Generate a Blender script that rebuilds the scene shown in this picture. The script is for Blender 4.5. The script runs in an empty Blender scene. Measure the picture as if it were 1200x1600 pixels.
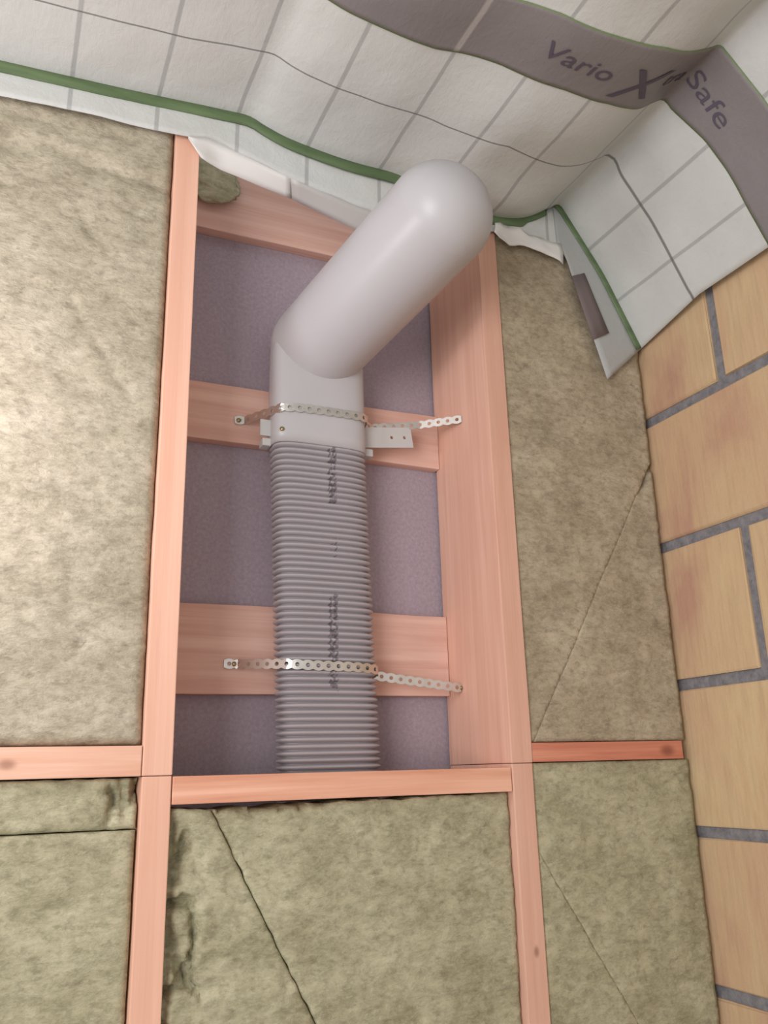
import bpy, bmesh, math, random
from mathutils import Vector, Matrix, noise

random.seed(7)
scene = bpy.context.scene
COL = scene.collection

# ------------------------------------------------------------------ camera
# world: x to the right along the timber wall, y into the wall, z up; z = 0 is the eye level
RIGHT = Vector((0.9131995, -0.4067378, -0.0251203))
DOWN = Vector((0.0951728, 0.2728064, -0.9573499))
FWD = Vector((0.3962434, 0.8718607, 0.2878371))
cam_d = bpy.data.cameras.new('camera')
cam_d.sensor_fit = 'VERTICAL'
cam_d.sensor_height = 36.0
cam_d.lens = 1340.673 / 1600 * 36.0
cam_d.clip_start = 0.02
cam = bpy.data.objects.new('camera', cam_d)
COL.objects.link(cam)
m = Matrix((RIGHT, -DOWN, -FWD)).transposed().to_4x4()
m.translation = Vector((0, -1.2, 0))
cam.matrix_world = m
scene.camera = cam

# ------------------------------------------------------------------ light
world = bpy.data.worlds.new('World')
scene.world = world
world.use_nodes = True
wb = world.node_tree.nodes['Background']
wb.inputs[0].default_value = (1.0, 0.985, 0.985, 1)
wb.inputs[1].default_value = 0.78

def area(name, loc, target, sx, sy, power, color):
    d = bpy.data.lights.new(name, 'AREA')
    d.shape = 'RECTANGLE'; d.size = sx; d.size_y = sy
    d.energy = power; d.color = color
    o = bpy.data.objects.new(name, d); COL.objects.link(o)
    o.location = loc
    o.rotation_euler = (Vector(target) - Vector(loc)).to_track_quat('-Z', 'Y').to_euler()
    return o
area('left_key', (-1.35, -1.9, 0.15), (0.6, 0.0, 0.40), 1.0, 1.3, 44, (1.0, 0.975, 0.97))  # added area light as soft key from the left; no window is modelled
pl = bpy.data.lights.new('flare_glow_lamp', 'POINT')  # added lamp out of view; its hot spot on the wall replaces lens flare
pl.energy = 8.0; pl.color = (1.0, 0.91, 1.0); pl.shadow_soft_size = 0.07
plo = bpy.data.objects.new('flare_glow_lamp', pl); COL.objects.link(plo)
plo.location = (-0.24, -0.22, 0.44)

scene.view_settings.view_transform = 'Standard'
scene.view_settings.look = 'None'
scene.view_settings.gamma = 1.0
scene.view_settings.use_curve_mapping = False
scene.view_settings.exposure = -0.22

# ------------------------------------------------------------------ helpers
def lin(r, g, b):
    f = lambda c: (c / 255 / 12.92) if c / 255 <= 0.04045 else ((c / 255 + 0.055) / 1.055) ** 2.4
    return (f(r), f(g), f(b), 1)

class NT:
    def __init__(self, name, rough=0.8, spec=0.3):
        self.mat = bpy.data.materials.new(name); self.mat.use_nodes = True
        self.t = self.mat.node_tree; self.n = self.t.nodes
        self.b = self.n['Principled BSDF']
        self.b.inputs['Roughness'].default_value = rough
        self.b.inputs['Specular IOR Level'].default_value = spec
    def new(self, typ, **kw):
        nd = self.n.new(typ)
        for k, v in kw.items(): setattr(nd, k, v)
        return nd
    def link(self, a, b): self.t.links.new(a, b)
    def coord(self, out='Object', scale=(1, 1, 1), loc=(0, 0, 0)):
        tc = self.new('ShaderNodeTexCoord'); mp = self.new('ShaderNodeMapping')
        mp.inputs['Scale'].default_value = scale; mp.inputs['Location'].default_value = loc
        self.link(tc.outputs[out], mp.inputs[0]); return mp.outputs[0]
    def noise(self, vec, scale, detail=4, rough=0.55, dist=0):
        nd = self.new('ShaderNodeTexNoise')
        nd.inputs['Scale'].default_value = scale; nd.inputs['Detail'].default_value = detail
        nd.inputs['Roughness'].default_value = rough; nd.inputs['Distortion'].default_value = dist
        self.link(vec, nd.inputs['Vector']); return nd.outputs['Fac']
    def ramp(self, fac, stops):
        nd = self.new('ShaderNodeValToRGB'); e = nd.color_ramp.elements
        while len(e) < len(stops): e.new(0.5)
        for el, (p, c) in zip(e, stops): el.position = p; el.color = c
        self.link(fac, nd.inputs[0]); return nd.outputs[0]
    def mix(self, fac, a, b, mode='MIX'):
        nd = self.new('ShaderNodeMix', data_type='RGBA', blend_type=mode)
        for s, v in ((nd.inputs[0], fac), (nd.inputs[6], a), (nd.inputs[7], b)):
            if hasattr(v, 'is_linked'): self.link(v, s)
            else: s.default_value = v
        return nd.outputs[2]
    def math(self, op, a, b=0.0, c=0.0):
        nd = self.new('ShaderNodeMath', operation=op)
        for s, v in zip(nd.inputs, (a, b, c)):
            if hasattr(v, 'is_linked'): self.link(v, s)
            else: s.default_value = v
        return nd.outputs[0]
    def bump(self, h, strength, dist):
        nd = self.new('ShaderNodeBump')
        nd.inputs['Strength'].default_value = strength; nd.inputs['Distance'].default_value = dist
        self.link(h, nd.inputs['Height']); self.link(nd.outputs[0], self.b.inputs['Normal'])
    def color(self, c):
        if hasattr(c, 'is_linked'): self.link(c, self.b.inputs['Base Color'])
        else: self.b.inputs['Base Color'].default_value = c

def link_obj(name, me, mat, parent=None, smooth=False):
    if mat: me.materials.append(mat)
    if smooth:
        for p in me.polygons: p.use_smooth = True
    o = bpy.data.objects.new(name, me); COL.objects.link(o)
    if parent:
        o.parent = parent
        o.matrix_parent_inverse = Matrix.Translation(-parent.location)
    return o

def tag(o, label, cat, group=None, kind=None):
    o['label'] = label; o['category'] = cat
    if group: o['group'] = group
    if kind: o['kind'] = kind
    return o

def from_bm(bm, name):
    me = bpy.data.meshes.new(name); bm.to_mesh(me); bm.free(); return me

def recentre(o, loc):
    """move the object's origin to loc without moving its mesh"""
    loc = Vector(loc)
    o.data.transform(Matrix.Translation(-loc)); o.location = loc
    return o

def box_bm(x0, x1, y0, y1, z0, z1, bev=0.0015, seg=2):
    bm = bmesh.new()
    bmesh.ops.create_cube(bm, size=1)
    bmesh.ops.scale(bm, vec=(x1 - x0, y1 - y0, z1 - z0), verts=bm.verts)
    bmesh.ops.translate(bm, vec=((x0 + x1) / 2, (y0 + y1) / 2, (z0 + z1) / 2), verts=bm.verts)
    if bev: bmesh.ops.bevel(bm, geom=bm.edges[:], offset=bev, segments=seg, profile=0.6, affect='EDGES')
    return bm

def interp(x, xs, ys):
    if x <= xs[0]: return ys[0]
    for i in range(len(xs) - 1):
        if x <= xs[i + 1]:
            return ys[i] + (ys[i + 1] - ys[i]) * (x - xs[i]) / (xs[i + 1] - xs[i])
    return ys[-1]

# ------------------------------------------------------------------ materials
def wood_mat(name, light, dark, axis, seed=0, knots=(), grain=0.5, rough=0.75):
    """axis: 0 grain along x, 2 grain along z (object space); knots: (x, z, radius)"""
    w = NT(name, rough, 0.25)
    sc = [38, 38, 38]; sc[axis] = 1.6
    v = w.coord('Object', tuple(sc), (seed * 3.1, seed * 1.7, seed * 2.3))
    if knots:
        tc = w.new('ShaderNodeTexCoord'); sp = w.new('ShaderNodeSeparateXYZ')
        w.link(tc.outputs['Object'], sp.inputs[0])
    g1 = w.noise(v, 1.0, 5, 0.6, 0.6)
    sc2 = [190, 190, 190]; sc2[axis] = 4
    g2 = w.noise(w.coord('Object', tuple(sc2), (seed, 0, seed)), 1.0, 3, 0.6)
    base = w.ramp(g1, [(0.5 - 0.14, light), (0.5 + 0.16, tuple(l * (1 - grain) + d * grain for l, d in zip(light, dark)))])
    base = w.mix(w.math('MULTIPLY', w.math('SUBTRACT', g2, 0.42), 0.9), base, dark)
    # broad tone patches
    g3 = w.noise(w.coord('Object', (3, 3, 3), (seed, seed, 0)), 1.5, 2, 0.5)
    base = w.mix(w.math('MULTIPLY', w.math('SUBTRACT', g3, 0.4), 0.8), base, dark)
    for kx, kz, kr in knots:
        dx = w.math('DIVIDE', w.math('SUBTRACT', sp.outputs[0], kx), kr * (1.7 if axis == 0 else 1))
        dz = w.math('DIVIDE', w.math('SUBTRACT', sp.outputs[2], kz), kr * (1.7 if axis == 2 else 1))
        d = w.math('SQRT', w.math('ADD', w.math('MULTIPLY', dx, dx), w.math('MULTIPLY', dz, dz)))
        fac = w.new('ShaderNodeMapRange', interpolation_type='SMOOTHSTEP')
        w.link(d, fac.inputs[0]); fac.inputs[1].default_value = 0.2; fac.inputs[2].default_value = 1.15
        fac.inputs[3].default_value = 0.75; fac.inputs[4].default_value = 0
        base = w.mix(fac.outputs[0], base, tuple(c * 0.5 for c in dark[:3]) + (1,))
    w.color(base)
    w.bump(g2, 0.25, 0.001)
    return w.mat

def wool_mat(name, ca, cb, cc, seed):
    w = NT(name, 1.0, 0.05)
    a = w.noise(w.coord('Object', (1, 1, 1.3), (seed, 0, seed)), 9, 6, 0.62, 0.3)
    s = w.noise(w.coord('Object', (30, 30, 52), (seed, 2, 0)), 1.0, 8, 0.74, 0.35)
    m2 = w.noise(w.coord('Object', (60, 60, 95), (seed, 5, 1)), 1.0, 5, 0.7, 0.2)
    f = w.noise(w.coord('Object', (110, 110, 260), (0, seed, 0)), 1.0, 4, 0.7, 0.5)
    c = w.ramp(a, [(0.30, cb), (0.52, ca), (0.72, cc)])
    c = w.mix(w.ramp(s, [(0.40, (0, 0, 0, 1)), (0.75, (0.75, 0.75, 0.75, 1))]), c, tuple(x * 0.62 for x in cb[:3]) + (1,))
    c = w.mix(w.ramp(f, [(0.45, (0, 0, 0, 1)), (0.85, (0.7, 0.7, 0.7, 1))]), c, cc)
    c = w.mix(w.ramp(m2, [(0.50, (0, 0, 0, 1)), (0.78, (0.8, 0.8, 0.8, 1))]), c, tuple(x * 0.55 for x in cb[:3]) + (1,))
    c = w.mix(w.ramp(m2, [(0.20, (0.6, 0.6, 0.6, 1)), (0.42, (0, 0, 0, 1))]), c, cc)
    w.color(c)
    h = w.math('ADD', w.math('MULTIPLY', s, 1.0), w.math('MULTIPLY', f, 0.5))
    w.bump(h, 0.55, 0.006)
    return w.mat

def plastic_mat(name, col, rough=0.42, spec=0.4):
    w = NT(name, rough, spec)
    n = w.noise(w.coord('Object'), 14, 3, 0.5)
    w.color(w.mix(w.math('MULTIPLY', n, 0.25), col, tuple(c * 0.86 for c in col[:3]) + (1,)))
    return w.mat

def metal_mat(name, col, rough=0.35):
    w = NT(name, rough, 0.5)
    w.b.inputs['Metallic'].default_value = 1.0
    n = w.noise(w.coord('Object'), 60, 3, 0.6)
    w.color(w.mix(n, col, tuple(c * 0.7 for c in col[:3]) + (1,)))
    return w.mat

M_STUD_L = wood_mat('pale_spruce', lin(234, 188, 164), lin(216, 164, 138), 2, 1, grain=0.5)
M_STUD_R = wood_mat('pink_spruce', lin(228, 184, 162), lin(202, 150, 128), 2, 2, knots=((0.022, 1.235, 0.006),), grain=0.5)
M_NOG_L = wood_mat('pale_spruce_across', lin(236, 196, 172), lin(212, 154, 126), 0, 3, knots=((1.224, 0.018, 0.0085),), grain=0.7)
M_NOG_M = wood_mat('orange_spruce_across', lin(236, 184, 158), lin(206, 142, 112), 0, 4, grain=0.8)
M_NOG_R = wood_mat('red_spruce_across', lin(222, 156, 128), lin(182, 104, 82), 0, 5, knots=((0.275, 0.014, 0.012),), grain=0.8)
M_BATTEN = wood_mat('rough_batten', lin(234, 198, 182), lin(204, 156, 140), 0, 6, knots=((0.12, 0.56, 0.006),), grain=0.8)
M_WOOL = [wool_mat('mineral_wool_a', lin(188, 179, 157), lin(162, 152, 130), lin(206, 197, 176), 1.0),
          wool_mat('mineral_wool_b', lin(184, 178, 148), lin(156, 150, 120), lin(202, 196, 166), 4.0),
          wool_mat('mineral_wool_c', lin(184, 170, 146), lin(158, 144, 120), lin(200, 187, 163), 7.0)]

def board_mat():
    w = NT('glare_lifted_fibreboard', 0.95, 0.1)
    a = w.noise(w.coord('Object', (1, 1, 1)), 160, 5, 0.7)
    b = w.noise(w.coord('Object', (1, 1, 1)), 5, 3, 0.5)
    c = w.ramp(a, [(0.3, lin(160, 148, 158)), (0.62, lin(182, 170, 180)), (0.8, lin(198, 186, 192))])  # board tones lifted towards lilac to imitate veiling glare over the bay
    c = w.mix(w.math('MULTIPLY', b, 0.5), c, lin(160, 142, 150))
    w.color(c); w.bump(a, 0.5, 0.003)
    return w.mat
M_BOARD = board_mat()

def brick_mat():
    w = NT('fired_clay', 0.9, 0.15)
    oi = w.new('ShaderNodeObjectInfo')
    rnd = w.math('MULTIPLY', oi.outputs['Random'], 37.0)
    tc = w.new('ShaderNodeTexCoord'); ad = w.new('ShaderNodeVectorMath', operation='ADD')
    cb = w.new('ShaderNodeCombineXYZ')
    for i in range(3): w.link(rnd, cb.inputs[i])
    w.link(tc.outputs['Object'], ad.inputs[0]); w.link(cb.outputs[0], ad.inputs[1])
    mp = w.new('ShaderNodeMapping'); mp.inputs['Scale'].default_value = (1, 1, 0.45); w.link(ad.outputs[0], mp.inputs[0])
    a = w.noise(mp.outputs[0], 7, 4, 0.55, 0.5)
    c = w.ramp(a, [(0.30, lin(186, 146, 124)), (0.45, lin(202, 172, 136)), (0.58, lin(206, 182, 142)), (0.75, lin(194, 156, 122))])
    mp2 = w.new('ShaderNodeMapping'); mp2.inputs['Scale'].default_value = (120, 120, 10); w.link(ad.outputs[0], mp2.inputs[0])
    s = w.noise(mp2.outputs[0], 1, 4, 0.6)
    c = w.mix(w.math('MULTIPLY', w.math('SUBTRACT', s, 0.45), 0.9), c, lin(150, 116, 96))
    c = w.mix(w.math('MULTIPLY', oi.outputs['Random'], 0.35), c, lin(190, 152, 124))
    w.color(c)
    f = w.noise(ad.outputs[0], 140, 4, 0.7)
    w.bump(w.math('ADD', f, s), 0.35, 0.002)
    return w.mat
M_BRICK = brick_mat()

def mortar_mat():
    w = NT('grey_mortar', 0.95, 0.1)
    a = w.noise(w.coord('Object'), 60, 5, 0.7)
    w.color(w.ramp(a, [(0.3, lin(108, 106, 110)), (0.7, lin(146, 144, 146))]))
    w.bump(a, 0.6, 0.004)
    return w.mat
M_MORTAR = mortar_mat()

def concrete_mat():
    w = NT('screed', 0.9, 0.2)
    a = w.noise(w.coord('Object'), 6, 6, 0.65)
    w.color(w.ramp(a, [(0.3, lin(140, 134, 126)), (0.7, lin(172, 166, 158))]))
    w.bump(a, 0.3, 0.004)
    return w.mat
M_FLOOR = concrete_mat()

def membrane_mat(name, base, line, band=False):
    """UV: u counts printed cross lines, v counts metres from the printed long line"""
    w = NT(name, 0.50, 0.4)
    uv = w.new('ShaderNodeUVMap'); uv.uv_map = 'UVMap'
    sp = w.new('ShaderNodeSeparateXYZ'); w.link(uv.outputs[0], sp.inputs[0])
    fb = w.noise(w.coord('Object', (160, 45, 160)), 1, 4, 0.6)
    sm = w.noise(w.coord('Object', (9, 9, 9)), 1, 3, 0.5)
    c = w.mix(w.math('MULTIPLY', fb, 0.35), base, tuple(x * 0.82 for x in base[:3]) + (1,))
    c = w.mix(w.math('MULTIPLY', sm, 0.25), c, tuple(x * 0.9 for x in base[:3]) + (1,))
    def band_fac(d, w0, w1, k):
        mr = w.new('ShaderNodeMapRange', interpolation_type='SMOOTHSTEP')
        w.link(d, mr.inputs[0]); mr.inputs[1].default_value = w0; mr.inputs[2].default_value = w1
        mr.inputs[3].default_value = k; mr.inputs[4].default_value = 0
        return mr.outputs[0]
    if not band:
        du = w.math('ABSOLUTE', w.math('SUBTRACT', w.math('FRACT', w.math('ADD', sp.outputs[0], 0.5)), 0.5))
        c = w.mix(band_fac(du, 0.018, 0.034, 0.55), c, line)
        dv = w.math('ABSOLUTE', sp.outputs[1])
        c = w.mix(band_fac(dv, 0.0008, 0.0020, 0.8), c, tuple(x * 0.45 for x in line[:3]) + (1,))
    else:
        du = w.math('ABSOLUTE', w.math('SUBTRACT', sp.outputs[0], 4.0))
        c = w.mix(band_fac(du, 0.02, 0.05, 0.5), c, lin(196, 190, 184))
        # v runs 0..1 across the band: thin green printed border
        e = w.math('MINIMUM', sp.outputs[1], w.math('SUBTRACT', 1.0, sp.outputs[1]))
        c = w.mix(band_fac(e, 0.015, 0.03, 0.9), c, lin(112, 130, 82))
    w.color(c)
    md = w.noise(w.coord('Object', (34, 30, 34)), 1, 4, 0.6, 0.4)
    w.bump(w.math('ADD', w.math('MULTIPLY', fb, 0.3), w.math('ADD', sm, w.math('MULTIPLY', md, 0.8))), 0.30, 0.006)
    return w.mat
M_MEMB = membrane_mat('white_fleece_membrane', lin(204, 206, 202), lin(140, 140, 140))
M_BAND = membrane_mat('grey_printed_band', lin(132, 126, 126), lin(150, 146, 140), True)
M_INK = plastic_mat('dark_blue_ink', lin(92, 84, 96), 0.6, 0.2)

def tape_mat():
    w = NT('green_tape', 0.45, 0.4)
    a = w.noise(w.coord('Object', (8, 60, 60)), 1, 3, 0.5)
    w.color(w.ramp(a, [(0.3, lin(80, 100, 66)), (0.7, lin(104, 124, 86))]))
    return w.mat
M_TAPE = tape_mat()
M_FOIL = plastic_mat('clear_white_film', lin(226, 224, 220), 0.25, 0.5)
M_GREYSTRIP = plastic_mat('grey_print', lin(116, 104, 102), 0.6, 0.3)

M_PIPE = plastic_mat('smooth_grey_plastic', lin(188, 186, 188), 0.36, 0.45)
def hose_mat():
    w = NT('corrugated_grey_plastic', 0.5, 0.35)
    tc = w.new('ShaderNodeTexCoord'); sp = w.new('ShaderNodeSeparateXYZ')
    w.link(tc.outputs['Object'], sp.inputs[0])
    n = w.noise(w.coord('Object'), 14, 3, 0.5)
    c = w.mix(w.math('MULTIPLY', n, 0.25), lin(174, 168, 172), lin(158, 152, 156))
    # faded ink printed down the front: characters too worn to read
    lx = w.math('ABSOLUTE', w.math('SUBTRACT', sp.outputs[0], 0.014))
    inx = w.math('LESS_THAN', lx, 0.0075)
    fr = w.math('LESS_THAN', sp.outputs[1], -0.02)
    seg = w.noise(w.coord('Object', (1, 1, 1), (0.3, 0, 0.11)), 9, 0, 0.5)
    ch = w.noise(w.coord('Object', (190, 1, 120)), 1, 2, 0.6)
    sg = w.math('GREATER_THAN', seg, 0.44)
    cg = w.math('GREATER_THAN', ch, 0.47)
    k = w.math('MULTIPLY', w.math('MULTIPLY', inx, fr), w.math('MULTIPLY', sg, cg))
    c = w.mix(w.math('MULTIPLY', k, 0.65), c, lin(84, 76, 84))
    w.color(c)
    return w.mat
M_HOSE = hose_mat()
M_ZINC = metal_mat('galvanised_steel', lin(236, 233, 226), 0.42)
M_PLATE = plastic_mat('grey_bracket', lin(196, 194, 192), 0.5, 0.4)
M_SCREW = metal_mat('yellow_zinc_screw', lin(170, 150, 110), 0.4)

# ------------------------------------------------------------------ setting
ZF = -1.5
def structure(name, me, mat, label, cat):
    o = link_obj(name, me, mat); tag(o, label, cat, kind='structure'); return o
fl = structure('floor', from_bm(box_bm(-1.3, 1.40, -1.7, 0.26, ZF - 0.1, ZF, 0), 'floor'), M_FLOOR,
               'grey concrete floor of the unfinished room', 'floor')
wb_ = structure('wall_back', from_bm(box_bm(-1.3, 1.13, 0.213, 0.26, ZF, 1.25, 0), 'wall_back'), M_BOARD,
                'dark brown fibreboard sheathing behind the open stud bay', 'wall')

# brick wall: mortar core plus single bricks
XB = 1.126
wr = structure('wall_right', from_bm(box_bm(XB + 0.007, XB + 0.24, -1.5, 0.26, ZF, 1.25, 0), 'wall_right'), M_MORTAR,
               'ochre hollow clay brick wall with grey mortar joints on the right', 'wall')
joint = 0.020
brick_cache = {}
def brick_mesh(L, H, v):
    key = (round(L, 3), round(H, 3), v)
    if key not in brick_cache:
        bm = box_bm(-0.02, 0.11, -L / 2, L / 2, -H / 2, H / 2, 0)
        es = [e for e in bm.edges if all(vv.co.x < 0 for vv in e.verts)]
        bmesh.ops.bevel(bm, geom=es, offset=0.004, segments=2, profile=0.5, affect='EDGES')
        rr = random.Random(v)
        for vv in bm.verts:
            if vv.co.x < 0:
                vv.co += Vector((rr.uniform(-.0008, .0008), rr.uniform(-.0015, .0015), rr.uniform(-.0015, .0015)))
        me = from_bm(bm, 'brick'); me.materials.append(M_BRICK)
        brick_cache[key] = me
    return brick_cache[key]
zj = [0.646 + 0.25 * k for k in (2, 1)] + [0.642, 0.3885, 0.133, -0.115, -0.361] + [-0.361 - 0.25 * k for k in (1, 2, 3, 4)] + [ZF - joint / 2]
for r in range(len(zj) - 1):
    zt, zb = zj[r] - joint / 2, zj[r + 1] + joint / 2
    if zt - zb < 0.05: continue
    odd = r % 2 == 1          # courses with a half brick at the corner
    ys = [0.205]
    y = -0.180 if odd else -0.365
    while y > -1.5:
        ys.append(y); y -= 0.368
    ys.append(-1.5)
    for a, b in zip(ys[:-1], ys[1:]):
        L = (a - b) - joint
        if L < 0.05: continue
        o = bpy.data.objects.new('brick', brick_mesh(L, zt - zb, (r + len(brick_cache)) % 3)); COL.objects.link(o)
        o.parent = wr
        o.location = (XB + 0.02 + random.uniform(-.0012, .0012), (a + b) / 2, (zt + zb) / 2)

# ------------------------------------------------------------------ ceiling membrane
PX = [-1.3, -0.082, 0.098, 0.31, 0.345, 0.391, 0.488, 0.589, 0.694, 0.799, 0.866, 0.947, 1.041, 1.1225]
PZ = [0.975, 1.052, 1.064, 1.082, 1.064, 1.054, 1.044, 1.047, 1.017, 1.014, 1.029, 1.084, 0.944, 0.776]
SX = [0.0]
for i in range(1, len(PX)): SX.append(SX[-1] + math.hypot(PX[i] - PX[i - 1], PZ[i] - PZ[i - 1]))
s_off = SX[1]
SX = [s - s_off for s in SX]                     # s = 0 at the left edge of the photograph
STEP = 0.01
NS = int((SX[-1] - SX[0]) / STEP)
raw = [(interp(SX[0] + i * STEP, SX, PX), interp(SX[0] + i * STEP, SX, PZ)) for i in range(NS + 1)]
def smooth(k, n):
    a, b = max(0, k - n), min(NS, k + n)
    q = raw[a:b + 1]
    return (sum(p[0] for p in q) / len(q), sum(p[1] for p in q) / len(q))
prof = []
for i in range(NS + 1):
    s = SX[0] + i * STEP
    n = 1 if min(abs(s - 0.393), abs(s - 1.057)) < 0.035 or s > 1.36 or s < SX[0] + .05 else 3
    prof.append(smooth(i, n))
prof[-1] = raw[-1]
def surf(s, y):
    t = (s - SX[0]) / STEP
    i = max(0, min(NS - 1, int(t))); u = t - i
    x = prof[i][0] * (1 - u) + prof[i + 1][0] * u
    z = prof[i][1] * (1 - u) + prof[i + 1][1] * u
    dx, dz = prof[i + 1][0] - prof[i][0], prof[i + 1][1] - prof[i][1]
    l = math.hypot(dx, dz) or 1
    n = Vector((dz / l, 0, -dx / l))              # towards the room (down)
    amp = min(1.0, -y / 0.04) if y < 0 else 0
    if s > 1.36: amp *= 0.3
    wv = noise.fractal(Vector((s * 5.0, y * 4.2, 3.3)), 0.9, 2.1, 3) * 0.0042 + noise.noise(Vector((s * 2.0 + y * 9, y * 3.0, 8.0))) * 0.004
    # fold gathered where the film turns down towards the bricks
    g = math.exp(-((s - 1.075) / 0.02) ** 2) * math.exp(-((y + 0.15) / 0.07) ** 2) * 0.010
    sag = 0.010 * math.exp(-((s - 0.9) / 0.09) ** 2) * math.exp(-((y + 0.05) / 0.05) ** 2)
    return Vector((x, y, z)) + n * (wv * amp + sag - g)
LINE_S = [-0.43, -0.296, -0.162, -0.029, 0.104, 0.238, 0.372, 0.502, 0.641, 0.757, 0.872, 1.02, 1.172, 1.29, 1.42]
LINE_K = [-4 + i - 0.0 for i in range(len(LINE_S))]
LINE_K = [k - 0.0 for k in LINE_K]
def u_of(s):
    if s < LINE_S[0]: return LINE_K[0] + (s - LINE_S[0]) / 0.133
    return interp(s, LINE_S, LINE_K)
YL_S = [0.0, 0.26, 0.39, 0.70, 0.81, 0.93, 1.06, 1.2, 1.4]
YL = [-0.138, -0.141, -0.154, -0.156, -0.178, -0.160, -0.160, -0.166, -0.166]
def s_end(y):
    return 1.398 - 0.026 * min(1.0, -y / 0.18)
def grid_mesh(name, srange, yfun, ns, ny, off, vfun, mat, parent=None, thick=0.0015):
    vs, fs, uvs = [], [], []
    for j in range(ny + 1):
        for i in range(ns + 1):
            s = srange[0] + (srange[1] - srange[0]) * i / ns
            y0, y1 = yfun(s)
            y = y0 + (y1 - y0) * j / ny
            s2 = s if srange[1] < 1.35 else srange[0] + (s_end(y) - srange[0]) * i / ns
            p = surf(s2, y)
            if off:
                e = 0.002
                n = (surf(s2 + e, y) - p).cross(surf(s2, y - e) - p)
                if n.z > 0 and s2 < 1.0: n = -n
                n.normalize()
                if n.x > 0 and s2 > 1.06: n = -n
                p = p + n * off
            vs.append(p); uvs.append((u_of(s2), vfun(s2, y, j / ny)))
    for j in range(ny):
        for i in range(ns):
            a = j * (ns + 1) + i
            fs.append((a, a + 1, a + ns + 2, a + ns + 1))
    me = bpy.data.meshes.new(name); me.from_pydata(vs, [], fs)
    ul = me.uv_layers.new(name='UVMap')
    for lp in me.loops: ul.data[lp.index].uv = uvs[lp.vertex_index]
    o = link_obj(name, me, mat, parent, True)
    if thick:
        md = o.modifiers.new('thickness', 'SOLIDIFY'); md.thickness = thick; md.offset = 0
    return o
ceil = grid_mesh('ceiling', (SX[0], 1.398), lambda s: (0.0, -1.5), 240, 190, 0,
                 lambda s, y, t: (y - interp(s, YL_S, YL)) * (1.0 if s < 1.06 else 0.5), M_MEMB)
tag(ceil, 'white fleece vapour barrier membrane with printed grid lining the ceiling', 'membrane', kind='structure')

LO_S = [-0.8, 0.44, 0.63, 0.733, 0.843, 0.93, 1.015, 1.106, 1.187, 1.254, 1.37]
LO_Y = [-0.30, -0.29, -0.287, -0.309, -0.322, -0.322, -0.309, -0.313, -0.333, -0.338, -0.341]
HI_S = [-0.8, 0.679, 0.763, 0.94, 1.047, 1.117, 1.185, 1.37]
HI_Y = [-0.43, -0.412, -0.432, -0.448, -0.437, -0.445, -0.449, -0.455]
lo = lambda s: interp(s, LO_S, LO_Y)
hi = lambda s: interp(s, HI_S, HI_Y)
band = grid_mesh('printed_band', (SX[0] + 0.01, 1.398), lambda s: (lo(s), hi(s)), 240, 14, 0.0018,
                 lambda s, y, t: t, M_BAND, ceil, 0.0008)
band['label'] = 'grey band with thin green borders and dark lettering'

def lettering(text, s0, s1, yb, height, slant=0.0, drift=0.0):
    cu = bpy.data.curves.new('lettering', 'FONT'); cu.body = text; cu.size = 1.0; cu.resolution_u = 4
    cu.shear = slant
    tmp = bpy.data.objects.new('lettering_tmp', cu); COL.objects.link(tmp)
    dg = bpy.context.evaluated_depsgraph_get()
    me = bpy.data.meshes.new_from_object(tmp.evaluated_get(dg))
    bpy.data.objects.remove(tmp); bpy.data.curves.remove(cu)
    bm = bmesh.new(); bm.from_mesh(me); bpy.data.meshes.remove(me)
    xs = [v.co.x for v in bm.verts]; a, b = min(xs), max(xs)
    for _ in range(2):
        bmesh.ops.subdivide_edges(bm, edges=[e for e in bm.edges if e.calc_length() > 0.12], cuts=1)
    bmesh.ops.triangulate(bm, faces=bm.faces[:])
    for v in bm.verts:
        t = (v.co.x - a) / (b - a)
        s = s0 + (s1 - s0) * t
        y = yb + drift * t - v.co.y * height / 0.7
        p = surf(s, y); e = 0.002
        n = (surf(s + e, y) - p).cross(surf(s, y - e) - p)
        n.normalize()
        if (n.z > 0 and s < 1.05) or (n.x > 0 and s >= 1.05): n = -n
        v.co = p + n * 0.0034
    o = link_obj('lettering', from_bm(bm, 'lettering'), M_INK, band)
    return o
lettering('Vario', 0.752, 0.872, -0.363, 0.030, 0.1)
lettering('X', 0.888, 0.985, -0.338, 0.066, 0.15)
lettering('tra', 0.99, 1.045, -0.362, 0.030, 0.1)
lettering('Safe', 1.062, 1.165, -0.362, 0.032, 0.1)

# green adhesive tape along the junction of membrane and wall
def ribbon(name, pts_a, pts_b, thick, mat, parent):
    """strip between two edge lines with rounded thickness"""
    vs, fs = [], []
    n = len(pts_a)
    for a, b in zip(pts_a, pts_b): vs += [a, a * 0.5 + b * 0.5, b]
    for i in range(n - 1):
        for k in range(2):
            q = i * 3 + k
            fs.append((q, q + 1, q + 4, q + 3))
    me = bpy.data.meshes.new(name); me.from_pydata(vs, [], fs)
    o = link_obj(name, me, mat, parent, True)
    md = o.modifiers.new('thickness', 'SOLIDIFY'); md.thickness = thick; md.offset = 0
    return o
ta, tb = [], []
N = 190
for i in range(N + 1):
    s = SX[0] + 0.02 + (1.400 - SX[0] - 0.02) * i / N
    p = surf(min(s, 1.397), 0)
    wv = 0.0012 * noise.noise(Vector((s * 9, 2, 1)))
    wdt = 0.027 if s < 0.95 else 0.02
    if s < 1.03:
        ta.append(p + Vector((0, -0.006, 0.006 + wv))); tb.append(p + Vector((0, -0.0075, 0.006 - wdt + wv)))
    else:
        ta.append(p + Vector((0.004, -0.006, 0.003))); tb.append(p + Vector((-0.013, -0.0075, -0.006)))
tape = ribbon('adhesive_tape', ta, tb, 0.004, M_TAPE, ceil)
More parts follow.
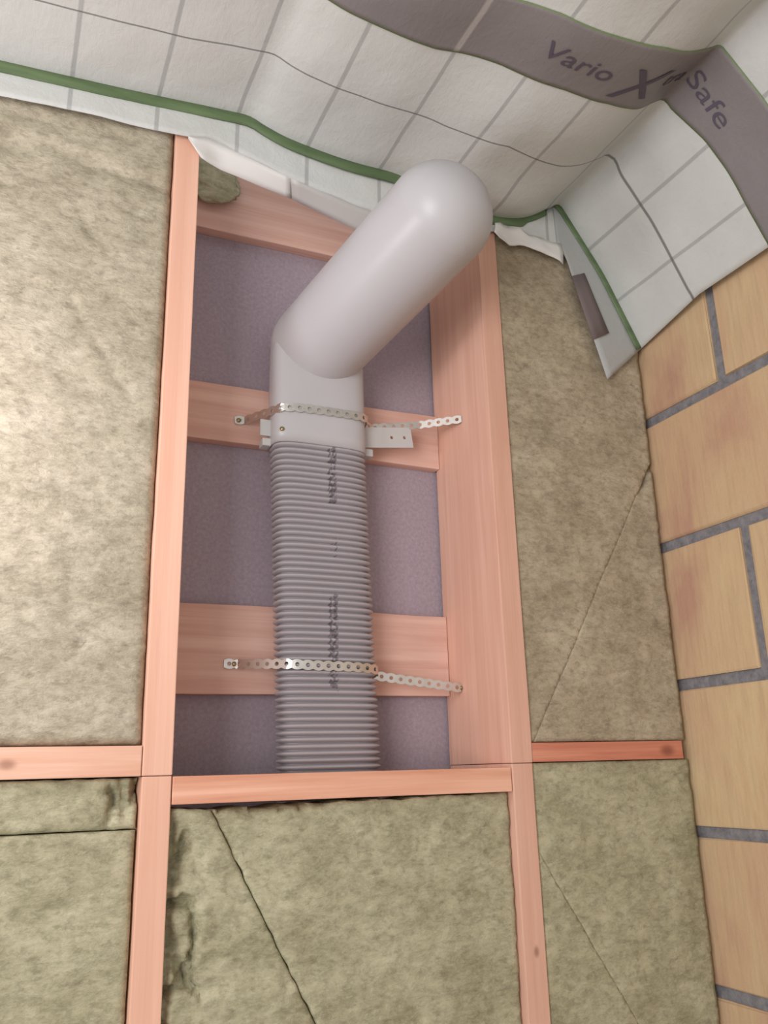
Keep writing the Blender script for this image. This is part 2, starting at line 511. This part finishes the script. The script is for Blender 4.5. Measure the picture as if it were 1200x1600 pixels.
tape['label'] = 'green adhesive tape'

# the loose lower edge of the membrane hanging below the tape
def tail(name, xs, top, bot, mat, ny=6, wr=0.0015, bow=0.0):
    vs, fs, uvs = [], [], []
    for j in range(ny + 1):
        t = j / ny
        for i in range(len(xs)):
            a, b = Vector(top[i]), Vector(bot[i])
            p = a.lerp(b, t)
            p.y += wr * noise.noise(Vector((p.x * 22, t * 3, 5))) - bow * math.sin(math.pi * t)
            vs.append(p); uvs.append((u_of(xs[i]), 0.3))
    n = len(xs)
    for j in range(ny):
        for i in range(n - 1):
            q = j * n + i
            fs.append((q, q + 1, q + n + 1, q + n))
    me = bpy.data.meshes.new(name); me.from_pydata(vs, [], fs)
    ul = me.uv_layers.new(name='UVMap')
    for lp in me.loops: ul.data[lp.index].uv = uvs[lp.vertex_index]
    o = link_obj(name, me, mat, ceil, True)
    md = o.modifiers.new('thickness', 'SOLIDIFY'); md.thickness = 0.0012; md.offset = 0
    return o
def depth_scale(x, z, y):
    """same line of travel seen at another depth: used to hang the film back into the bay"""
    return (x * (1.2 + y) / 1.2, y, z * (1.2 + y) / 1.2)
ss = [SX[0] + 0.02 + (1.056 - SX[0] - 0.02) * i / 165 for i in range(166)]
BX = [-1.3, -0.095, -0.076, 0.033, 0.152, 0.214, 0.24, 0.381, 0.512, 0.62, 0.70, 0.804, 0.875, 0.960]
BZ = [0.93, 0.992, 0.994, 1.004, 1.006, 1.012, 1.019, 0.982, 0.958, 0.952, 0.955, 0.985, 0.985, 0.975]
top, bot = [], []
for s in ss:
    p = surf(s, 0)
    top.append((p.x, -0.004, p.z - 0.002))
    yb = -0.0095 if p.x < 0.2 else interp(p.x, [0.2, 0.26, 0.5, 0.72, 0.80], [-0.0095, -0.005, 0.012, 0.008, -0.0095])
    bot.append(depth_scale(p.x, interp(p.x, BX, BZ), yb))
tail('membrane_tail', ss, top, bot, M_MEMB)
# turned white hem in the bay, then its grey stretch
def hem(xs, upz, loz, ys0, ys1, mat, name):
    a = [depth_scale(x, z, y) for x, z, y in zip(xs, upz, ys0)]
    b = [depth_scale(x, z, y) for x, z, y in zip(xs, loz, ys1)]
    return tail(name, [0.45] * len(xs), a, b, mat, 4, 0.001, 0.0)
hx = [0.208 + (0.385 - 0.208) * i / 16 for i in range(17)]
hem(hx, [interp(x, BX, BZ) + 0.001 for x in hx], [interp(x, [0.208, 0.231, 0.262, 0.385], [1.008, 0.976, 0.963, 0.941]) for x in hx],
    [interp(x, [0.2, 0.26, 0.5], [-0.011, -0.006, 0.011]) for x in hx], [interp(x, [0.2, 0.231, 0.26, 0.4], [-0.012, -0.008, 0.012, 0.04]) for x in hx], M_FOIL, 'film_hem')
hx = [0.385 + (0.60 - 0.385) * i / 12 for i in range(13)]
hem(hx, [interp(x, BX, BZ) + 0.001 for x in hx], [interp(x, [0.38, 0.502, 0.60], [0.942, 0.911, 0.890]) for x in hx],
    [interp(x, [0.2, 0.26, 0.5, 0.72], [-0.011, -0.006, 0.011, 0.007]) for x in hx], [0.04] * 13,
    plastic_mat('grey_film_hem', lin(190, 186, 182), 0.4, 0.4), 'film_hem')
# crumpled film end right of the right-hand stud
hx = [0.79 + (0.945 - 0.79) * i / 14 for i in range(15)]
cr = hem(hx, [interp(x, BX, BZ) + 0.012 for x in hx], [interp(x, [0.79, 0.816, 0.85, 0.882, 0.92, 0.949], [0.978, 0.957, 0.966, 0.960, 0.955, 0.948]) for x in hx],
    [-0.010] * 15, [-0.011] * 15, M_FOIL, 'film_hem')
for v in cr.data.vertices:
    v.co.y -= 0.012 * abs(noise.noise(v.co * 38)) + 0.002; v.co.z += 0.008 * noise.noise(v.co * 30 + Vector((3, 1, 2)))
# tail along the slope down to the bricks
sa = [1.045 + (1.400 - 1.045) * i / 30 for i in range(31)]
top, bot = [], []
for s in sa:
    p = surf(min(s, 1.397), 0)
    top.append((p.x - 0.004, -0.006, p.z - 0.004))
    t = (s - 1.045) / 0.355
    bx = interp(t, [0, 0.12, 1], [0.930, 0.948, 1.018])
    bz = interp(t, [0, 0.12, 1], [0.985, 0.955, 0.706])
    bot.append((bx, -0.0105, bz))
tail('membrane_tail', [1.5] * 31, top, bot, M_MEMB, 6, 0.001)
gl = [(0.956, 0.915), (0.968, 0.871), (0.980, 0.827), (0.992, 0.784)]
gr = [(0.987, 0.929), (1.002, 0.888), (1.017, 0.847), (1.032, 0.806)]
a = [(x, -0.0130, z) for x, z in gr]; b = [(x, -0.0125, z) for x, z in gl]
g_ = tail('grey_strip', [0.45] * 4, a, b, M_GREYSTRIP, 3, 0.0006)
g_['label'] = 'dark grey printed strip'

# ------------------------------------------------------------------ timber
def timber(name, x0, x1, y0, y1, z0, z1, mat, label, cat, group=None, jit=0.0, seed=0):
    bm = box_bm(x0, x1, y0, y1, z0, z1, 0.0015, 2)
    if jit:
        L = x1 - x0 if (x1 - x0) > (z1 - z0) else z1 - z0
        ax = 0 if (x1 - x0) > (z1 - z0) else 2
        for k in range(1, 24):
            co = Vector((0, 0, 0)); co[ax] = (x0 if ax == 0 else z0) + L * k / 24
            no = Vector((0, 0, 0)); no[ax] = 1
            bmesh.ops.bisect_plane(bm, geom=bm.verts[:] + bm.edges[:] + bm.faces[:], plane_co=co, plane_no=no)
        for v in bm.verts:
            q = v.co[ax]
            dd = noise.noise(Vector((q * 5, seed + (1 if v.co[2 - ax] > ((z0 + z1) / 2 if ax == 0 else (x0 + x1) / 2) else 0) * 7, 0)))
            v.co[2 - ax] += jit * dd
    o = link_obj(name, from_bm(bm, name), mat)
    recentre(o, (x0, y0, z0))
    tag(o, label, cat, group); return o
timber('timber_stud', 0.188, 0.2275, 0.0, 0.205, 0.0004, 1.035, M_STUD_L,
       'pale spruce stud left of the grey duct, upper length above the seam', 'stud', 'wall studs', 0.0012, 3)
timber('timber_stud', 0.1885, 0.2270, 0.0007, 0.205, ZF, -0.0004, M_STUD_L,
       'pale spruce stud at the bottom left, between the torn wool and the wide batt', 'stud', 'wall studs', 0.0012, 4)
timber('timber_stud', 0.754, 0.7935, 0.0, 0.205, 0.0054, 1.005, M_STUD_R,
       'pinkish spruce stud right of the duct, its broad inner side showing', 'stud', 'wall studs', 0.0012, 5)
timber('timber_stud', 0.7545, 0.7930, 0.0007, 0.205, ZF, 0.0046, M_STUD_R,
       'pinkish spruce stud at the bottom right, below the noggings', 'stud', 'wall studs', 0.0012, 6)
timber('timber_nogging', -1.2, 0.187, 0.0, 0.10, 0.0, 0.039, M_NOG_L,
       'pale nogging with a knot, left of the left stud', 'nogging', 'noggings between the studs', 0.0006, 7).name
timber('timber_nogging', 0.2285, 0.753, 0.001, 0.10, -0.037, -0.001, M_NOG_M,
       'orange nogging under the open bay between the two studs', 'nogging', 'noggings between the studs', 0.0006, 9)
timber('timber_nogging', 0.7945, 1.104, 0.001, 0.10, 0.006, 0.036, M_NOG_R,
       'thin reddish nogging between the right stud and the brick wall', 'nogging', 'noggings between the studs', 0.0006, 11)
for z0, z1, lb in ((0.124, 0.269, 'rough horizontal batten behind the lower perforated strap'),
                   (0.558, 0.667, 'rough horizontal batten behind the bracket and collar'),
                   (0.980, 1.16, 'rough horizontal batten at the top of the open bay under the membrane')):
    timber('backing_batten', 0.2285, 0.753, 0.190, 0.2125, z0, z1, M_BATTEN, lb, 'batten', 'battens at the back of the bay', 0.0025, z0 * 10)

# ------------------------------------------------------------------ mineral wool
def clip_poly(bm, poly):
    n = len(poly)
    for i in range(n):
        a, b = Vector(poly[i]), Vector(poly[(i + 1) % n])
        e = b - a
        no = Vector((e.y, 0, -e.x)).normalized()        # outside of a counter-clockwise polygon
        bmesh.ops.bisect_plane(bm, geom=bm.verts[:] + bm.edges[:] + bm.faces[:], plane_co=(a.x, 0, a.y), plane_no=no, clear_outer=True)
def seg_dist(p, a, b):
    ab = b - a; t = max(0, min(1, (p - a).dot(ab) / ab.length_squared))
    return (p - a - ab * t).length, t
def batt(poly, front, depth, mat, label, res=0.0065, amp=0.004, gashes=(), edge=0.010, rag=0.0, seed=0, ragpts=()):
    """poly: convex outline in (x, z), counter-clockwise; gashes: ((x,z),(x,z),width,depth)"""
    xs = [p[0] for p in poly]; zs = [p[1] for p in poly]
    x0, x1, z0, z1 = min(xs), max(xs), min(zs), max(zs)
    nx = max(2, int((x1 - x0) / res)); nz = max(2, int((z1 - z0) / res))
    bm = bmesh.new()
    gv = [[bm.verts.new((x0 + (x1 - x0) * i / nx, 0, z0 + (z1 - z0) * j / nz)) for i in range(nx + 1)] for j in range(nz + 1)]
    for j in range(nz):
        for i in range(nx):
            bm.faces.new((gv[j][i], gv[j][i + 1], gv[j + 1][i + 1], gv[j + 1][i]))
    if len(poly) != 4 or any(abs(p[0] - x0) > 1e-6 and abs(p[0] - x1) > 1e-6 for p in poly) or any(abs(p[1] - z0) > 1e-6 and abs(p[1] - z1) > 1e-6 for p in poly):
        clip_poly(bm, poly)
    ed = [(Vector(poly[i]), Vector(poly[(i + 1) % len(poly)])) for i in range(len(poly))]
    bnd = [e for e in bm.edges if e.is_boundary]
    bset = {v for e in bnd for v in e.verts}
    G = [(Vector(g[0]), Vector(g[1]), g[2], g[3]) for g in gashes]
    for v in bm.verts:
        p = Vector((v.co.x, v.co.z))
        d = min(seg_dist(p, a, b)[0] for a, b in ed)
        q = Vector((p.x * 9, seed, p.y * 14))
        h = noise.fractal(q, 0.8, 2.2, 5) * amp + noise.noise(Vector((p.x * 45, seed + 3, p.y * 90))) * amp * 0.35
        rd = edge * max(0, 1 - d / (edge * 1.1)) ** 2
        y = front - h + rd
        for a, b, w, dp in G:
            gd, t = seg_dist(p, a, b)
            gd += 0.006 * noise.noise(Vector((p.x * 40, 9, p.y * 40))) + 0.004 * noise.noise(Vector((p.x * 130, 4, p.y * 130)))
            gd = abs(gd)
            if gd < w * 2.5: y += dp * math.exp(-(gd / w) ** 2) * (0.55 + 0.45 * math.sin(math.pi * min(1, max(0, t))))
        if rag and v in bset:
            v.co.x += rag * noise.noise(Vector((p.x * 60, 1, p.y * 60))); v.co.z += rag * noise.noise(Vector((p.x * 60, 7, p.y * 60)))
        v.co.y = max(y, front - 0.012)
    r = bmesh.ops.extrude_edge_only(bm, edges=bnd)
    for v in r['geom']:
        if isinstance(v, bmesh.types.BMVert): v.co.y = front + depth
    bmesh.ops.recalc_face_normals(bm, faces=bm.faces)
    o = link_obj('insulation_batt', from_bm(bm, 'insulation_batt'), mat, None, True)
    # base of the batt as origin
    recentre(o, ((x0 + x1) / 2, front, z0))
    tag(o, label, 'insulation', 'mineral wool batts')
    return o
W0, W1, W2 = M_WOOL
XL = -0.75
# left of the left stud
batt([(XL, 0.0405), (0.1865, 0.0405), (0.1865, 1.035), (XL, 1.035)], 0.006, 0.19, W0,
     'tall pale mineral wool batt left of the left stud, above the nogging',
     gashes=(((-0.20, 0.90), (0.03, 0.935), 0.012, 0.008), ((0.03, 0.925), (0.187, 0.905), 0.010, 0.008), ((-0.10, 0.855), (-0.045, 0.85), 0.004, 0.010),
             ((0.10, 0.86), (0.13, 0.845), 0.006, 0.007), ((0.065, 0.80), (0.09, 0.79), 0.006, 0.006), ((0.05, 0.68), (0.10, 0.60), 0.004, 0.006), ((0.10, 0.60), (0.15, 0.52), 0.004, 0.005),
             ((0.02, 0.365), (0.12, 0.36), 0.006, 0.004), ((0.095, 0.169), (0.105, 0.168), 0.003, 0.012),
             ((-0.3, 0.97), (0.18, 0.985), 0.010, 0.005)), amp=0.0045, seed=1)
batt([(XL, -0.0645), (0.186, -0.0645), (0.186, -0.002), (XL, -0.002)], 0.012, 0.19, W1,
     'narrow mineral wool strip directly under the left nogging', gashes=(((0.150, -0.012), (0.160, -0.035), 0.004, 0.02), ((0.166, -0.004), (0.172, -0.045), 0.006, 0.02), ((0.155, -0.03), (0.150, -0.06), 0.004, 0.012),
     ((0.183, -0.002), (0.183, -0.03), 0.006, 0.03)), res=0.004, rag=0.001, seed=2, edge=0.004)
batt([(XL, -0.80), (0.1855, -0.80), (0.1855, -0.0665), (XL, -0.0675)], 0.012, 0.19, W1,
     'wide mineral wool batt left of the left stud at the bottom', gashes=(((0.09, -0.15), (0.12, -0.155), 0.006, 0.006), ((0.05, -0.25), (0.12, -0.27), 0.006, 0.004)), edge=0.004, seed=3)
# under the open bay, cut along a slanting line
batt([(0.229, -0.80), (0.752 - 0.06, -0.80), (0.283, -0.046), (0.229, -0.042)], 0.014, 0.09, W1,
     'torn wedge of mineral wool beside the left stud under the open bay',
     gashes=(((0.250, -0.075), (0.244, -0.13), 0.007, 0.025), ((0.262, -0.11), (0.275, -0.125), 0.006, 0.010), ((0.232, -0.16), (0.262, -0.155), 0.006, 0.028), ((0.262, -0.155), (0.268, -0.20), 0.004, 0.016),
             ((0.240, -0.20), (0.255, -0.25), 0.006, 0.022), ((0.268, -0.20), (0.262, -0.25), 0.004, 0.02), ((0.255, -0.25), (0.228, -0.265), 0.006, 0.024), ((0.262, -0.25), (0.285, -0.275), 0.004, 0.012), ((0.23, -0.3), (0.27, -0.38), 0.006, 0.02),
             ((0.235, -0.05), (0.232, -0.4), 0.004, 0.015)),
     res=0.0035, amp=0.007, edge=0.003, rag=0.0015, seed=4)
batt([(0.752 - 0.0575, -0.80), (0.7525, -0.80), (0.7525, -0.0385), (0.45, -0.043), (0.2845, -0.046)], 0.012, 0.09, W1,
     'large smooth mineral wool batt under the middle nogging',
     gashes=(((0.30, -0.044), (0.45, -0.040), 0.005, 0.03), ((0.45, -0.040), (0.53, -0.038), 0.003, 0.015), ((0.34, -0.12), (0.37, -0.115), 0.005, 0.004)), edge=0.0025, rag=0.003, seed=5, res=0.005)
# right of the right stud, cut along a slanting line
batt([(0.7945, 0.0375), (0.8015, 0.0375), (1.1155, 0.557), (1.1155, 1.0), (0.7945, 1.0)], 0.006, 0.19, W2,
     'brownish mineral wool batt right of the right stud, reaching up to the membrane',
     gashes=(((0.83, 0.715), (0.865, 0.712), 0.004, 0.010), ((0.80, 0.50), (0.87, 0.49), 0.004, 0.004), ((0.82, 0.60), (0.9, 0.59), 0.006, 0.004)), amp=0.0035, edge=0.0006, seed=6)
batt([(0.8017, 0.0375), (1.1155, 0.0375), (1.1155, 0.5568)], 0.0065, 0.19, W2,
     'triangular mineral wool piece between the right nogging and the brick wall', amp=0.0035, edge=0.0006, seed=6,
     gashes=(((1.08, 0.49), (1.116, 0.555), 0.006, 0.02),))
batt([(0.7945, -0.80), (1.118, -0.80), (1.118, -0.645), (0.7945, -0.125)], 0.006, 0.19, W1,
     'mineral wool piece low beside the right stud, below a slanting cut', amp=0.0035, edge=0.0005, seed=8)
batt([(1.118, -0.6443), (1.118, 0.0045), (0.7945, 0.0045), (0.7945, -0.1243)], 0.0065, 0.19, W1,
     'mineral wool piece under the right nogging against the bricks', amp=0.0035, edge=0.0005, seed=8)
# loose scrap of wool stuffed above the top batten
bm = bmesh.new(); bmesh.ops.create_icosphere(bm, subdivisions=4, radius=1)
for v in bm.verts:
    n = v.co.copy(); k = 1 + 0.35 * noise.fractal(n * 1.6, 0.9, 2.1, 4)
    v.co = Vector((0.284 + n.x * 0.064 * k, 0.178 + n.y * 0.010 * k, 1.078 + n.z * 0.045 * k))
    v.co.x = max(v.co.x, 0.2295); v.co.y = min(v.co.y, 0.1885)
sc = link_obj('insulation_scrap', from_bm(bm, 'insulation_scrap'), W1, None, True)
recentre(sc, (0.27, 0.175, 1.02))
tag(sc, 'small grey tuft of wool in the top left corner of the open bay', 'insulation')

# ------------------------------------------------------------------ duct
def sup(t, a, b, n):
    c, s = math.cos(t), math.sin(t)
    return (math.copysign(abs(c) ** (2 / n), c) * a, math.copysign(abs(s) ** (2 / n), s) * b)
def tube(name, rings, mat, parent=None, cap0=False, cap1=False, closed=False):
    vs, fs = [], []
    n = len(rings[0])
    for r in rings: vs += r
    for j in range(len(rings) - 1):
        for i in range(n):
            a = j * n + i; b = j * n + (i + 1) % n
            fs.append((a, b, b + n, a + n))
    if cap0: fs.append(tuple(range(n - 1, -1, -1)))
    if cap1: fs.append(tuple((len(rings) - 1) * n + i for i in range(n)))
    me = bpy.data.meshes.new(name); me.from_pydata(vs, [], fs)
    bm = bmesh.new(); bm.from_mesh(me); bmesh.ops.recalc_face_normals(bm, faces=bm.faces); bm.to_mesh(me); bm.free()
    return link_obj(name, me, mat, parent, True)

duct = bpy.data.objects.new('ventilation_duct', None); COL.objects.link(duct)
duct.location = (0.503, 0.150, -0.45)
tag(duct, 'flat grey corrugated ventilation duct with a smooth elbow coming out of the bay', 'duct')
YC = 0.150
xc = lambda z: 0.4865 + (0.505 - 0.4865) * max(0, (0.56 - z)) / 0.56
PITCH = 0.0105
NSEG = 64
rings = []
z = 0.60
nper = 12
tot = int((0.60 + 0.45) / PITCH * nper)
for k in range(tot + 1):
    ph = (k % nper) / nper
    z = 0.60 - k * PITCH / nper
    off = 0.0125 * (abs(math.cos(math.pi * (ph - 0.5))) ** 0.62)
    a, b = 0.0730 + off, 0.0230 + off
    rings.append([Vector((xc(z) + q[0], YC + q[1], z)) for q in (sup(2 * math.pi * i / NSEG, a, b, 3.6) for i in range(NSEG))])
hose = tube('corrugated_hose', rings, M_HOSE, None)
recentre(hose, (0.488, 0.150, 0.28))
hose.parent = duct; hose.matrix_parent_inverse = Matrix.Translation(-duct.location)

# smooth angle piece: flat socket with an arched top, round outlet pipe leaving its face
A = Vector((0.486, 0.150, 0.750)); E = Vector((0.583, -0.163, 0.850))
v_out = (E - A).normalized()
X_AX = Vector((1, 0, 0))
RP = 0.0865
def flat_ring(z, a, b, n, xo=0.0):
    return [Vector((A.x + q[0] + xo, YC + q[1], z)) for q in (sup(2 * math.pi * i / NSEG, a, b, n) for i in range(NSEG))]
rings = [flat_ring(0.545, 0.0830, 0.0330, 3.8)]
for k in range(9): rings.append(flat_ring(0.545 + (A.z - 0.03 - 0.545) * k / 8, 0.0870 - 0.0010 * k / 8, 0.0375, 3.8 - 0.4 * k / 8))
H0 = A.z - 0.03; HR = 0.115
for k in range(1, 15):
    t = math.sin(math.pi / 2 * k / 14)
    w_ = math.cos(math.asin(t * 0.999))
    rings.append(flat_ring(H0 + HR * t, max(0.002, 0.086 * w_), max(0.002, 0.0375 * (w_ ** 0.5)), 3.4 - 1.2 * t))
tube('socket', rings, M_PIPE, duct, cap1=True)
w = (X_AX - v_out * X_AX.dot(v_out)).normalized(); d = v_out.cross(w).normalized()
S0 = A + v_out * 0.0
rings = []
for k in range(1, 13):                      # rounded heel behind the bend
    th = math.pi / 2 * (1 - k / 13)
    rr = (RP - 0.001) * math.cos(th); p = S0 - v_out * (RP - 0.001) * math.sin(th)
    ring = [p + w * (rr * math.cos(2 * math.pi * i / NSEG)) + d * (rr * math.sin(2 * math.pi * i / NSEG)) for i in range(NSEG)]
    rings.append([Vector((q.x, min(q.y, 0.182), q.z)) for q in ring])
for k in range(41):
    p = S0.lerp(E, k / 40)
    rr = RP - 0.001 * (1 - k / 40)
    ring = [p + w * (rr * math.cos(2 * math.pi * i / NSEG)) + d * (rr * math.sin(2 * math.pi * i / NSEG)) for i in range(NSEG)]
    rings.append([Vector((q.x, min(q.y, 0.182), q.z)) for q in ring])
tube('outlet_pipe', rings, M_PIPE, duct)
# domed end cap
rings = []
for k in range(0, 17):
    th = math.pi / 2 * k / 16.3
    r = RP * math.cos(th); h = 0.084 * math.sin(th)
    rings.append([E + v_out * h + w * (r * math.cos(2 * math.pi * i / NSEG)) + d * (r * math.sin(2 * math.pi * i / NSEG)) for i in range(NSEG)])
tube('domed_end', rings, M_PIPE, duct, cap1=True)

# ------------------------------------------------------------------ perforated straps and bracket
def strip(name, path, width, cells, mat, parent, thick=0.0012, hole_r=0.0034):
    """path: list of 3D points; cells: list of (length, hole?, scallop) laid end to end; width runs upright"""
    cl = [0]
    for i in range(1, len(path)): cl.append(cl[-1] + (path[i] - path[i - 1]).length)
    def at(u, v, o=0.0):
        u = max(0, min(cl[-1], u))
        for i in range(len(path) - 1):
            if u <= cl[i + 1] + 1e-9: break
        t = (u - cl[i]) / max(1e-9, cl[i + 1] - cl[i])
        p = path[i].lerp(path[i + 1], t)
        tg = (path[i + 1] - path[i]).normalized()
        nz = Vector((0, 0, 1)); wv = (nz - tg * nz.dot(tg)).normalized()
        return p + wv * v
    bm = bmesh.new()
    NP = 16
    u = 0
    for L, hole, scal in cells:
        uc = u + L / 2
        outer, inner = [], []
        for k in range(NP):
            th = 2 * math.pi * k / NP
            c, s = math.cos(th), math.sin(th)
            mx = max(abs(c), abs(s))
            ou, ov = c / mx * L / 2, s / mx * width / 2
            if scal:
                ov *= 1 - scal * (abs(ou) / (L / 2)) ** 2
            outer.append(bm.verts.new(at(uc + ou, ov)))
            if hole: inner.append(bm.verts.new(at(uc + c * hole_r, s * hole_r)))
        if not hole:
            cv = bm.verts.new(at(uc, 0)); 
            for k in range(NP): bm.faces.new((outer[k], outer[(k + 1) % NP], cv))
        else:
            for k in range(NP):
                k2 = (k + 1) % NP
                bm.faces.new((outer[k], outer[k2], inner[k2], inner[k]))
        u += L
    bmesh.ops.remove_doubles(bm, verts=bm.verts, dist=0.0002)
    bmesh.ops.recalc_face_normals(bm, faces=bm.faces)
    o = link_obj(name, from_bm(bm, name), mat, parent)
    md = o.modifiers.new('thickness', 'SOLIDIFY'); md.thickness = thick; md.offset = 0
    return o
def path_len(p): return sum((p[i + 1] - p[i]).length for i in range(len(p) - 1))
def screw(p, nrm, parent, r=0.0042):
    bm = bmesh.new()
    bmesh.ops.create_uvsphere(bm, u_segments=12, v_segments=6, radius=r)
    for v in bm.verts: v.co.z *= 0.45
    q = Vector(nrm).to_track_quat('Z', 'Y').to_matrix()
    for v in bm.verts: v.co = q @ v.co + Vector(p)
    return link_obj('screw', from_bm(bm, 'screw'), M_SCREW, parent, True)

def wrap(z_l, z_f, z_r, a, b, xcn, n=3.6, k0=9):
    """half loop over the front of the duct from its left side to its right side"""
    pts = []
    for k in range(k0, 41):
        th = math.pi + math.pi * k / 40          # left -> front (negative y) -> right
        q = sup(th, a, b, n)
        t = k / 40
        pts.append(Vector((xcn + q[0], YC + q[1], z_l + (z_r - z_l) * t)))
    return pts
def strap(name, left_end, loop, right_end, label):
    root = bpy.data.objects.new(name, None); COL.objects.link(root)
    root.location = left_end[0]
    tag(root, label, 'strap', 'perforated steel straps')
    pth = list(left_end) + loop + list(right_end)
    # resample
    L = path_len(pth); nlk = int(L / 0.0172)
    strip('perforated_band', pth, 0.0165, [(L / nlk, True, 0.28)] * nlk, M_ZINC, root)
    return root
lp = wrap(0.168, 0.163, 0.158, 0.0885, 0.0385, xc(0.165))
st = strap('perforated_strap', [Vector((0.338, 0.1875, 0.172)), Vector((0.358, 0.1865, 0.1715))], lp,
           [Vector((0.592, 0.168, 0.156)), Vector((0.7525, 0.146, 0.1345))],
           'perforated steel strap holding the corrugated duct low down, across the lower batten')
screw((0.355, 0.1855, 0.1715), (0, -1, 0), st); screw((0.7515, 0.147, 0.135), (-1, 0, 0), st)
lp = wrap(0.604, 0.606, 0.610, 0.0905, 0.0405, 0.487, 3.8)
st = strap('perforated_strap', [Vector((0.345, 0.1875, 0.600)), Vector((0.362, 0.1865, 0.601))], lp,
           [Vector((0.60, 0.163, 0.612)), Vector((0.690, 0.145, 0.624)), Vector((0.7525, 0.094, 0.6255))],
           'perforated steel strap around the smooth collar, running to the right stud')
screw((0.352, 0.1855, 0.600), (0, -1, 0), st); screw((0.7515, 0.099, 0.6255), (-1, 0, 0), st)

br = bpy.data.objects.new('duct_bracket', None); COL.objects.link(br)
br.location = (0.575, 0.150, 0.566)
tag(br, 'light grey flat bracket plate with two holes beside the duct collar', 'bracket')
zc = 0.5875
o = strip('ear_plate', [Vector((0.5748, 0.150, zc - 0.003)), Vector((0.675, 0.150, zc + 0.010))], 0.040,
          [(0.0475, False, 0), (0.022, True, 0), (0.0312, True, 0)], M_PLATE, br, 0.0025, 0.0032)
def lug(cx, cz, parent):
    return link_obj('clip_lug', from_bm(box_bm(cx - 0.008, cx + 0.008, 0.142, 0.165, cz - 0.007, cz + 0.007, 0.002, 2), 'clip_lug'), M_PLATE, parent)
lug(0.5835, 0.5535, br)
o = strip('side_clip', [Vector((0.381, 0.150, 0.577)), Vector((0.400, 0.150, 0.577))], 0.030, [(0.019, False, 0)], M_PLATE, duct, 0.0025)
lug(0.3915, 0.5485, duct)
screw((0.4105, 0.1175, 0.566), (-0.5, -1, 0), duct, 0.004)
